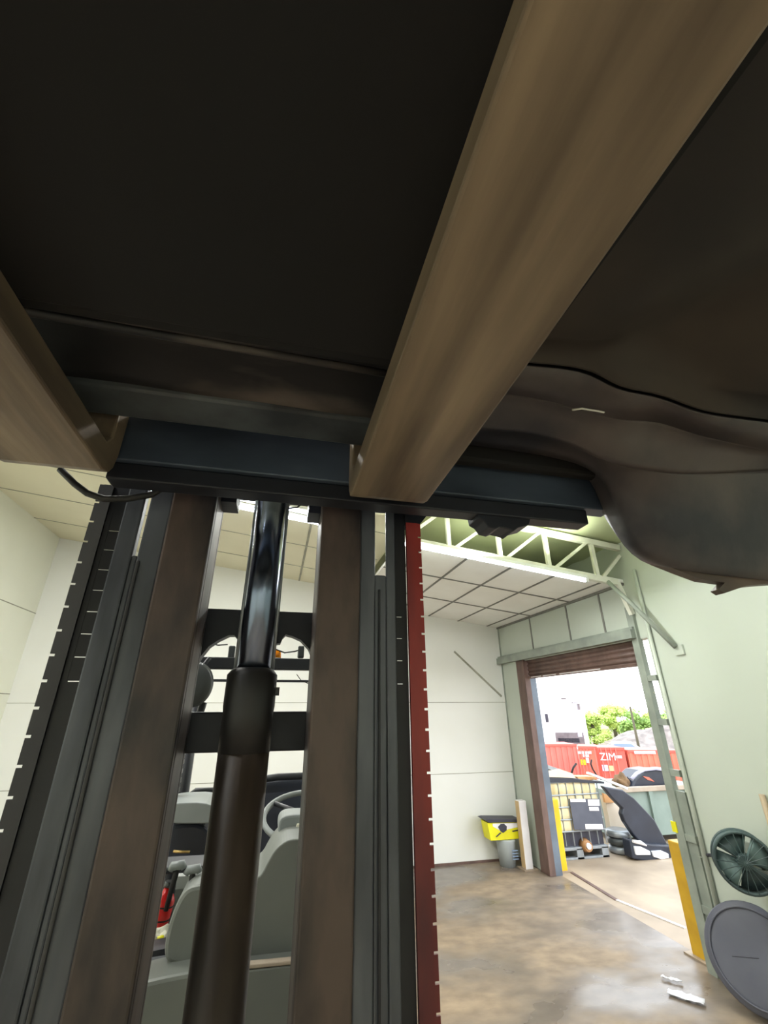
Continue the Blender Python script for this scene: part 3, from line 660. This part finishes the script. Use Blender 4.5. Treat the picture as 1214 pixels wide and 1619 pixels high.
pp = atX(1204, 1256, 4.07); MB_ = MB(); MB_.tube([(4.07, pp.y, .95), (4.07, pp.y, pp.z)], .022, 10)
tag(MB_.build('wall_pipe', 'tan_pipe'), 'short tan vertical pipe on the right wall beside the fan', 'pipe')
cd_ = MB(); cd_.tube([atX(1095, 1351, 4.085), atX(1110, 1356, 4.085), atX(1135, 1350, 4.085)], .006, 8)
tag(cd_.build('conduit', 'grey_steel'), 'thin grey conduit along the right wall leading to the fan', 'conduit')
cn = MB(); cn.tube([(4.075, 4.23, 0), (4.075, 4.23, 3.7)], .02, 12)
tag(cn.build('downpipe', 'wall_paint_shaded'), 'pale vertical pipe on the right wall beside the door track', 'pipe')
# papers
def crumple(px, py, w, l, rot, label, seed):
    c = atZ(px, py); b = MB(); rows = []
    for i in range(9):
        r_ = []
        for j in range(9):
            u, v = (i / 8 - .5) * l, (j / 8 - .5) * w * (1 - .5 * abs(i / 8 - .5))
            h_ = .02 + .018 * noise.noise(Vector((i * .6, j * .6, seed)))
            r_.append((c.x + u * math.cos(rot) - v * math.sin(rot), c.y + u * math.sin(rot) + v * math.cos(rot), h_))
        rows.append(r_)
    b.grid(rows); tag(b.build('paper_scrap', 'paper', solid=.002), label, 'paper')
crumple(1085, 1580, .10, .26, -.9, 'larger crumpled white paper scrap on the floor by the right wall', 1)
crumple(1062, 1552, .04, .16, -.8, 'small thin white paper sliver on the floor beyond the larger scrap', 5)
# threshold channel and a white strip painted in as the water's reflection
b = MB(); b.bar(atZ(885, 1368, .004), atZ(975, 1423, .004), .05, .008); tag(b.build('floor_channel', 'brown_steel'), 'dark drain channel across the doorway threshold', 'drain')
b = MB(); b.bar(atZ(975, 1423, .005), atZ(1083, 1467, .005), .035, .01); tag(b.build('groove_reflection', 'white_paint'), 'white painted-in water reflection on the floor in line with the drain channel', 'strip')
# ================================================================ OUTSIDE
struct(MB().box((4.25, -2, -.2), (9.4, 20, 0)).build('ground_apron', 'slab'))
ZG = -3.25
struct(MB().box((9.4, -60, ZG - .3), (140, 160, ZG)).build('ground_yard', 'dirt'))
struct(MB().box((-40, 20, ZG - .3), (9.4, 160, ZG)).build('ground_yard_far', 'dirt'))
# caged tote
tx0, tx1, ty = 4.46, 5.50, 7.60
to = thing('caged_tote', 'caged cream plastic liquid tote on a pallet just outside the doorway', 'tote', (4.98, 8.1, 0))
b = MB(); n_ = 48; rows = []
zs = [.36 + (1.04 - .36) * k / 20 for k in range(21)]
fr = []
for z in zs:
    t_ = (z - .36) / .68; bul = .014 * abs(math.sin(t_ * math.pi * 4)) ** .5
    r_ = []
    for j in range(n_ + 1):
        x = tx0 + .03 + (tx1 - tx0 - .06) * j / n_; r_.append((x, ty + .03 - bul - .008 * abs(math.sin(j / n_ * math.pi * 7)) ** .5, z))
    fr.append(r_)
b.grid(fr); b.box((tx0 + .03, ty + .04, .36), (tx1 - .03, ty + 1.0, 1.04)); b.build('bottle', 'tote_plastic', to)
cg = MB()
for z in (.37, .53, .70, .87, 1.05):
    for a_, c_ in (((tx0, ty, z), (tx1, ty, z)), ((tx0, ty, z), (tx0, ty + 1, z)), ((tx1, ty, z), (tx1, ty + 1, z))): cg.tube([a_, c_], .011, 6)
for k in range(8):
    x = tx0 + (tx1 - tx0) * k / 7; cg.tube([(x, ty + .01, .18), (x, ty + .01, 1.05)], .009, 6)
for k in range(1, 7):
    y = ty + k / 6
    for x in (tx0, tx1): cg.tube([(x, y, .18), (x, y, 1.05)], .009, 6)
cg.build('cage', 'galv', to)
q = [atY(900, 1263, ty - .03), atY(947, 1263, ty - .03), atY(955, 1312, ty - .03), atY(908, 1312, ty - .03)]
pl = MB().prism(q, (0, .01, 0)).build('label_plate', 'tote_plate', to)
for r4 in (((901, 1263), (925, 1263), (926, 1268), (902, 1268)), ((929, 1264), (947, 1264), (948, 1274), (930, 1274)), ((931, 1276), (946, 1276), (947, 1282), (932, 1282)), ((925, 1303), (952, 1303), (954, 1311), (926, 1311))):
    MB().prism([atY(x, y, ty - .034) for x, y in r4], (0, .003, 0)).build('sticker', 'white_paint', pl)
b = MB(); b.box((tx0, ty, .0), (tx1, ty + .08, .03)); b.box((tx0, ty, .12), (tx1, ty + 1, .16))
for x in (tx0, tx0 + .46, tx1 - .12): b.box((x, ty, .0), (x + .12, ty + 1, .14))
b.build('pallet', 'galv', to, bev=.004)
b = MB(); b.box((tx0 + .02, ty + .06, .16), (tx1 - .02, ty + .95, .36)); b.build('base_tray', 'charcoal', to)
vv = atY(929, 1338, ty - .03); b = MB(); b.tube([vv + Vector((0, .08, 0)), vv + Vector((0, -.03, 0))], [.10, .07], 20); vo = b.build('valve', 'valve_brown', to)
MB().tube([vv + Vector((-.01, -.02, .01)), vv + Vector((-.01, -.06, .01))], [.045, .04], 16).build('valve_cap', 'white_paint', vo)
# scrap lying on the tote
def slab_(name, pts, Y, th, m, label, cat, bev=.0):
    b = MB(); b.prism([atY(x, y, Y) for x, y in pts], (0, th, 0)); return tag(b.build(name, m, bev=bev), label, cat)
slab_('black_sheet', [(848, 1229), (905, 1231), (955, 1236), (955, 1239), (905, 1237), (848, 1237)], 7.58, .7, 'panel_black', 'black sheet lying flat across the top of the caged tote', 'sheet')
slab_('beige_board', [(850, 1222), (885, 1216), (905, 1223), (910, 1230), (880, 1229), (850, 1228)], 7.62, .4, 'cream_board', 'beige board on the black sheet above the tote', 'board')
slab_('grey_bumper_trim', [(850, 1206), (862, 1208), (885, 1216), (897, 1222), (882, 1220), (860, 1214), (850, 1213)], 7.66, .3, 'galv', 'bent grey metal trim on top of the scrap left above the tote', 'scrap')
slab_('pink_board', [(912, 1228), (940, 1228), (946, 1235), (915, 1232)], 7.70, .2, 'orange_foam', 'small peach coloured board at the right end of the tote top', 'board')
b = MB(); b.tube([atY(x, y, 7.8) for x, y in ((903, 1224), (906, 1214), (911, 1207))], .018, 8); tag(b.build('rubber_stub', 'rubber'), 'short black rubber stub sticking up from the scrap on the tote', 'hose')
b = MB(); b.tube([atY(x, y, 7.8) for x, y in ((935, 1201), (934, 1208), (937, 1216), (942, 1224), (950, 1232))], .014, 8); tag(b.build('curved_hose', 'rubber'), 'curved thin black hose standing up right of the scrap on the tote', 'hose')
b = MB(); b.bar(atY(929, 1222, 7.62), atY(990, 1246, 7.62), .08, .035); tag(b.build('white_board', 'white_paint'), 'long white board sloping down from the tote to the green skip', 'board')
# cream insulation board, black panel, green skip
slab_('cream_panel', [(955, 1258), (965, 1266), (984, 1278), (983, 1288), (990, 1302), (1004, 1320), (990, 1317), (966, 1314), (962, 1290)], 7.9, .12, 'cream_board', 'cream torn panel standing between the tote and the black body panel', 'panel')
slab_('orange_wedge', [(954, 1254), (962, 1258), (972, 1269), (957, 1269)], 7.86, .05, 'orange_foam', 'orange foam wedge at the upper right corner of the tote', 'foam')
slab_('black_body_panel', [(953, 1243), (985, 1249), (1003, 1262), (1035, 1296), (1052, 1328), (1062, 1350), (1040, 1340), (1012, 1332), (1003, 1322), (988, 1300), (983, 1287), (985, 1279), (968, 1262)], 7.45, .10, 'panel_black', 'big black truck body panel slanting down to the ground beside the tote', 'panel', .02)
sk = thing('green_skip', 'pale green steel skip with tan rim behind the black body panel', 'skip', (7.3, 8.6, 0))
a_, c_ = atY(968, 1246, 8.05), atY(1085, 1262, 8.05)
b = MB(); b.prism([(a_.x, 8.1, .1), (a_.x - .05, 8.1, a_.z - .05), (c_.x + .6, 8.1, a_.z - .05), (c_.x + .6, 8.1, .1)], (0, 1.3, 0)); b.build('skip_body', 'skip_green', sk)
MB().box((a_.x - .06, 8.04, a_.z - .08), (c_.x + .62, 8.12, a_.z + .0)).build('skip_rim', 'rail_tan', sk, bev=.01)
for x in (a_.x + .75, a_.x + 1.6): MB().box((x, 8.05, .1), (x + .08, 8.1, a_.z - .08)).build('skip_rib', 'skip_green', sk)
zt2 = a_.z
b = MB(); b.prism([atY(x, y, 8.2) for x, y in ((997, 1250), (1004, 1232), (1018, 1219), (1038, 1216), (1062, 1220), (1066, 1252))], (0, .5, 0)); hd = tag(b.build('black_hood', 'panel_black', bev=.03), 'black curved hood with a red mark lying on the green skip', 'hood')
b = MB(); b.prism([atY(x, y, 8.19) for x, y in ((1016, 1227), (1026, 1229), (1035, 1236), (1024, 1233))], (0, .01, 0)); b.build('red_mark', 'container_orange', hd)
b = MB(); b.tube([atY(x, y, 8.18) for x, y in ((998, 1232), (1006, 1223), (1018, 1217), (1036, 1215), (1062, 1219))], .03, 8); b.build('pale_edge', 'trailer_lilac', hd)
p = atY(981, 1232, 8.25); b = MB(); b.blob(p + Vector((0, 0, -.05)), .14, 2, .7, 3, (1, .8, 1)); tag(b.build('brown_debris', 'debris_brown'), 'brown debris heap on the left rim of the green skip', 'debris')
p = atY(995, 1238, 8.3); b = MB(); b.prism([atY(x, y, 8.3) for x, y in ((985, 1228), (992, 1228), (1008, 1246), (996, 1248))], (0, .2, 0)); tag(b.build('black_trim', 'charcoal'), 'black trim piece between the brown debris and the black hood', 'trim')
# grey drum, headlights
dc2 = atY(984, 1352, 7.75); dc2.z = 0
dm = thing('wheel_stack', 'low stack of grey ribbed wheels on the ground right of the tote', 'wheel', dc2)
for k in range(3):
    z = k * .11; b = MB(); b.tube([dc2 + Vector((0, 0, z)), dc2 + Vector((0, 0, z + .02)), dc2 + Vector((0, 0, z + .09)), dc2 + Vector((0, 0, z + .108))], [.15, .19, .19, .15], 24); b.build('wheel_ring', 'galv' if k != 1 else 'mirror_back', dm)
hb = thing('bumper_assembly', 'black truck bumper with two white headlights lying on the ground outside', 'bumper', atY(1030, 1358, 7.3))
b = MB(); b.prism([atY(x, y, 7.32) for x, y in ((995, 1328), (1030, 1335), (1070, 1338), (1072, 1372), (1040, 1366), (1000, 1358))], (0, .18, 0)); b.build('bumper_bar', 'panel_black', hb, bev=.02)
for r4 in (((1003, 1338), (1014, 1339), (1028, 1346), (1029, 1352), (1006, 1352)), ((1031, 1346), (1046, 1345), (1057, 1350), (1058, 1357), (1046, 1359), (1034, 1355))):
    b = MB(); b.prism([atY(x, y, 7.29) for x, y in r4], (0, .04, 0)); b.build('headlight', 'lamp_lens', hb, bev=.01)
b = MB(); b.tube([atY(x, y, 7.3) for x, y in ((1000, 1330), (1012, 1332), (1022, 1337))], [.02, .03, .01], 8); b.build('white_trim', 'white_paint', hb)
# containers in the lower yard
def facebox(name, p0, p1, ztop, zbot, depth, m, parent=None, corr=0):
    """upright box whose near face runs from p0 to p1"""
    u = Vector((p1.x - p0.x, p1.y - p0.y, 0)); L_ = u.length; u.normalize(); n_ = Vector((-u.y, u.x, 0))
    if n_.dot(Vector((p0.x, p0.y, 0))) < 0: n_ = -n_
    b = MB(); A_ = Vector((p0.x, p0.y, 0))
    c = [A_, A_ + u * L_, A_ + u * L_ + n_ * depth, A_ + n_ * depth]
    b.prism([v + Vector((0, 0, zbot)) for v in c], (0, 0, ztop - zbot))
    if corr:
        k = int(L_ / corr)
        for i in range(k):
            s0 = A_ + u * (i + .25) * L_ / k; s1_ = A_ + u * (i + .75) * L_ / k
            b.prism([s0 + Vector((0, 0, zbot + .15)), s1_ + Vector((0, 0, zbot + .15)), s1_ - n_ * .05 + Vector((0, 0, zbot + .15)), s0 - n_ * .05 + Vector((0, 0, zbot + .15))], (0, 0, ztop - zbot - .3))
    return b.build(name, m, parent), u, n_
def container(x0, x1, ytop, dist0, dist1, depth, m, label, corr=.35):
    p0, p1 = far(x0, ytop, dist0), far(x1, ytop, dist1); zt = p0.z
    c = thing('shipping_container', label, 'shipping container', ((p0.x + p1.x) / 2, (p0.y + p1.y) / 2, ZG))
    o, u, n_ = facebox('container_walls', p0, p1, zt, ZG, depth, m, c, corr)
    facebox('top_rail', p0 - n_ * .07, p1 - n_ * .07, zt + .02, zt - .13, .1, 'container_door', c)
    return c, p0, p1, u, n_, zt
c1 = container(830, 911, 1177, 35, 36, 2.4, 'container_red', 'plain red shipping container below the white trailer')
c2 = container(913, 943, 1180, 36, 36, 2.4, 'container_orange', 'red shipping container with yellow sticker left of the lettered one', 0)
c3 = container(945, 986, 1182, 35.5, 36, 2.4, 'container_door', 'red shipping container with big white letters on its door', 0)
c4 = container(991, 1075, 1186, 36, 37, 2.4, 'container_orange', 'orange-red shipping container right of the lettered one')
def mark(c, px, py, w, h, m, name):
    C, p0, p1, u, n_, zt = c
    d_ = ray(px, py); o_ = Vector((0, 0, H)); t_ = (p0 - n_ * .10 - o_).dot(n_) / d_.dot(n_); q_ = o_ + d_ * t_
    b = MB(); b.prism([q_, q_ + u * w, q_ + u * w + Vector((0, 0, h)), q_ + Vector((0, 0, h))], n_ * -.02); return b.build(name, m, C)
for c, xs in ((c2, (916, 921, 926, 931, 936)), (c3, (948, 958, 966, 974, 982))):
    for x in xs: mark(c, x, 1236, .06, 1.9, 'container_red', 'lock_rod')
mark(c2, 919, 1209, .35, .30, 'box_yellow', 'yellow_sticker'); mark(c2, 926, 1206, .22, .3, 'white_paint', 'white_sticker')
mark(c3, 953, 1219, .35, .35, 'trailer_lilac', 'white_sticker'); mark(c3, 963, 1219, .3, .3, 'worn_orange', 'yellow_sticker')
def word(c, px, py, body, size, m='white_paint'):
    C, p0, p1, u, n_, zt = c
    d_ = ray(px, py); o_ = Vector((0, 0, H)); t_ = (p0 - n_ * .16 - o_).dot(n_) / d_.dot(n_); text(body, 'lettering', m, C, o_ + d_ * t_, u, (0, 0, 1), size, .015)
word(c3, 949, 1202, 'ZIM', .60)
for c, x0, y0, n_, w in ((c2, 914, 1192, 9, .10), (c2, 922, 1197, 4, .10), (c3, 974, 1199, 5, .08), (c4, 1003, 1192, 14, .11)):   # rows of unreadable stencilled characters
    for k in range(n_): mark(c, x0 + k * (2.4 if w > .08 else 1.9), y0, w * .8, .16, 'white_paint', 'stencil')
# white trailer
p0, p1 = far(815, 1108, 46), far(921, 1112, 47)
tl = thing('white_trailer', 'tall white box trailer beyond the red containers', 'trailer', ((p0.x + p1.x) / 2, (p0.y + p1.y) / 2, ZG))
o, u, n_ = facebox('trailer_box', p0, p1, p0.z, -1.2, 2.6, 'trailer_white', tl)
ct_ = (tl, p0, p1, u, n_, p0.z)
mark(ct_, 914, 1165, .35, 3.7, 'trailer_lilac', 'corner_post'); mark(ct_, 912, 1122, .3, .5, 'vent_grey', 'hinge'); mark(ct_, 863, 1142, .25, .7, 'charcoal', 'handle')
mark(ct_, 880, 1176, 2.4, .9, 'vent_grey', 'vent'); mark(ct_, 883, 1174, 1.8, .35, 'charcoal', 'vent_slot')
mark(ct_, 887, 1106, .45, .15, 'vent_grey', 'roof_light'); mark(ct_, 904, 1112, .4, .12, 'vent_grey', 'roof_light')
b = MB()
for k in range(4):
    c0_ = p0 + u * (1 + k * 1.7) + n_ * .3; c0_.z = ZG + .5; b.tube([c0_, c0_ + n_ * .3], .5, 16)
b.build('wheels', 'rubber', tl)
# mound, car, pole
b = MB(); c = far(1050, 1165, 58); b.blob(Vector((c.x, c.y, ZG)), 3.6, 2, .25, 4, (2.0, 1.4, 1.0)); tag(b.build('gravel_mound', 'gravel'), 'grey gravel mound beyond the containers on the right', 'mound')
b = MB(); c = far(936, 1175, 60); b.blob(Vector((c.x, c.y, ZG)), 1.6, 5, .3, 4, (1.8, 1.2, 1.0)); tag(b.build('gravel_mound', 'rail_tan'), 'low pale heap between the white trailer and the trees', 'mound')
cc = far(985, 1178, 48); cr_ = thing('white_car', 'white car parked beyond the lettered red container', 'car', (cc.x, cc.y, ZG))
uu = Vector((cc.y, -cc.x, 0)).normalized(); nn = Vector((cc.x, cc.y, 0)).normalized()
prof = [(-2.1, .4), (-2.1, .95), (-1.2, 1.05), (-.7, 1.5), (.7, 1.5), (1.3, 1.05), (2.1, .95), (2.1, .4)]
base = Vector((cc.x, cc.y, cc.z - 1.3))
b = MB(); b.prism([base + uu * x + Vector((0, 0, z)) for x, z in prof], nn * 1.7); b.build('car_body', 'trailer_white', cr_, bev=.1)
b = MB(); b.prism([base - nn * .02 + uu * x + Vector((0, 0, z)) for x, z in ((-1.0, 1.08), (-.65, 1.42), (.65, 1.42), (1.05, 1.08))], nn * .05); b.build('car_window', 'label_blue', cr_)
b = MB(); b.tube([base - nn * .05 + uu * x + Vector((0, 0, .38)) for x in (-1.3,)] + [base + nn * .2 - uu * 1.3 + Vector((0, 0, .38))], .36, 14); b.build('wheel', 'rubber', cr_)
b = MB(); b.tube([base - nn * .05 + uu * 1.3 + Vector((0, 0, .38)), base + nn * .2 + uu * 1.3 + Vector((0, 0, .38))], .36, 14); b.build('wheel', 'rubber', cr_)
struct(MB().box((base.x - 2.6, base.y - 2.6, ZG), (base.x + 4, base.y + 4, base.z)).build('ground_rise', 'gravel'))
c = far(1003, 1150, 52); b = MB(); b.tube([(c.x, c.y, ZG), (c.x, c.y, far(997, 1117, 52).z)], [.14, .09], 10); tag(b.build('utility_pole', 'bark'), 'thin dark utility pole in front of the trees', 'pole')
# trees
def tree(px, d, top_py, wid, m, label, seed, group='trees beyond the yard'):
    rnd = random.Random(seed); top = far(px, top_py, d); c = Vector((top.x, top.y, ZG)); h = top.z - ZG
    t_ = thing('tree', label, 'tree', c, group)
    b = MB(); b.tube([c, c + Vector((.1, 0, h * .5)), c + Vector((0, .1, h * .8))], [.3, .22, .1], 8); b.build('trunk', 'bark', t_)
    b = MB()
    lumps = [(c + Vector((rnd.uniform(-1, 1) * wid * .55, rnd.uniform(-1, 1) * wid * .4, h * rnd.uniform(.22, .78))), rnd.uniform(.28, .42) * wid * .8) for _ in range(14)]
    lumps.append((c + Vector((0, 0, h * .8)), h * .2))
    for k in range(2600):
        L0, r0 = rnd.choice(lumps); v = Vector((rnd.gauss(0, 1), rnd.gauss(0, 1), rnd.gauss(0, 1))).normalized() * r0 * rnd.uniform(.7, 1.02)
        q_ = L0 + Vector((v.x, v.y, v.z * .75)); a1 = Vector((rnd.uniform(-1, 1), rnd.uniform(-1, 1), rnd.uniform(-1, 1))).normalized() * .19; a2 = a1.orthogonal().normalized() * .13
        vs = [b.b.verts.new(q_ + s_) for s_ in (a1, a2, -a1, -a2)]; b.b.faces.new(vs)
    for L0, r0 in lumps: b.blob(L0, r0 * .62, seed, .3, 2, (1, 1, .75))
    b.build('crown', m, t_)
for i, (px, top, wid, m, lb) in enumerate(((905, 1140, 2.6, 'leaf_dark', 'green tree just right of the white trailer, mostly hidden'), (931, 1120, 2.6, 'leaf', 'bright green tree right of the white trailer'), (962, 1106, 3.4, 'leaf', 'tallest bright green tree in the middle of the row beyond the yard'),
      (995, 1116, 3.0, 'leaf_dark', 'green tree behind the utility pole'), (1028, 1120, 3.0, 'leaf', 'bright green tree right of the utility pole'), (1062, 1112, 3.4, 'leaf_dark', 'green tree at the right end of the row, partly behind the door track'))):
    tree(px, (68, 76, 84, 70, 80, 66)[i], top, wid, m, lb, 20 + i)
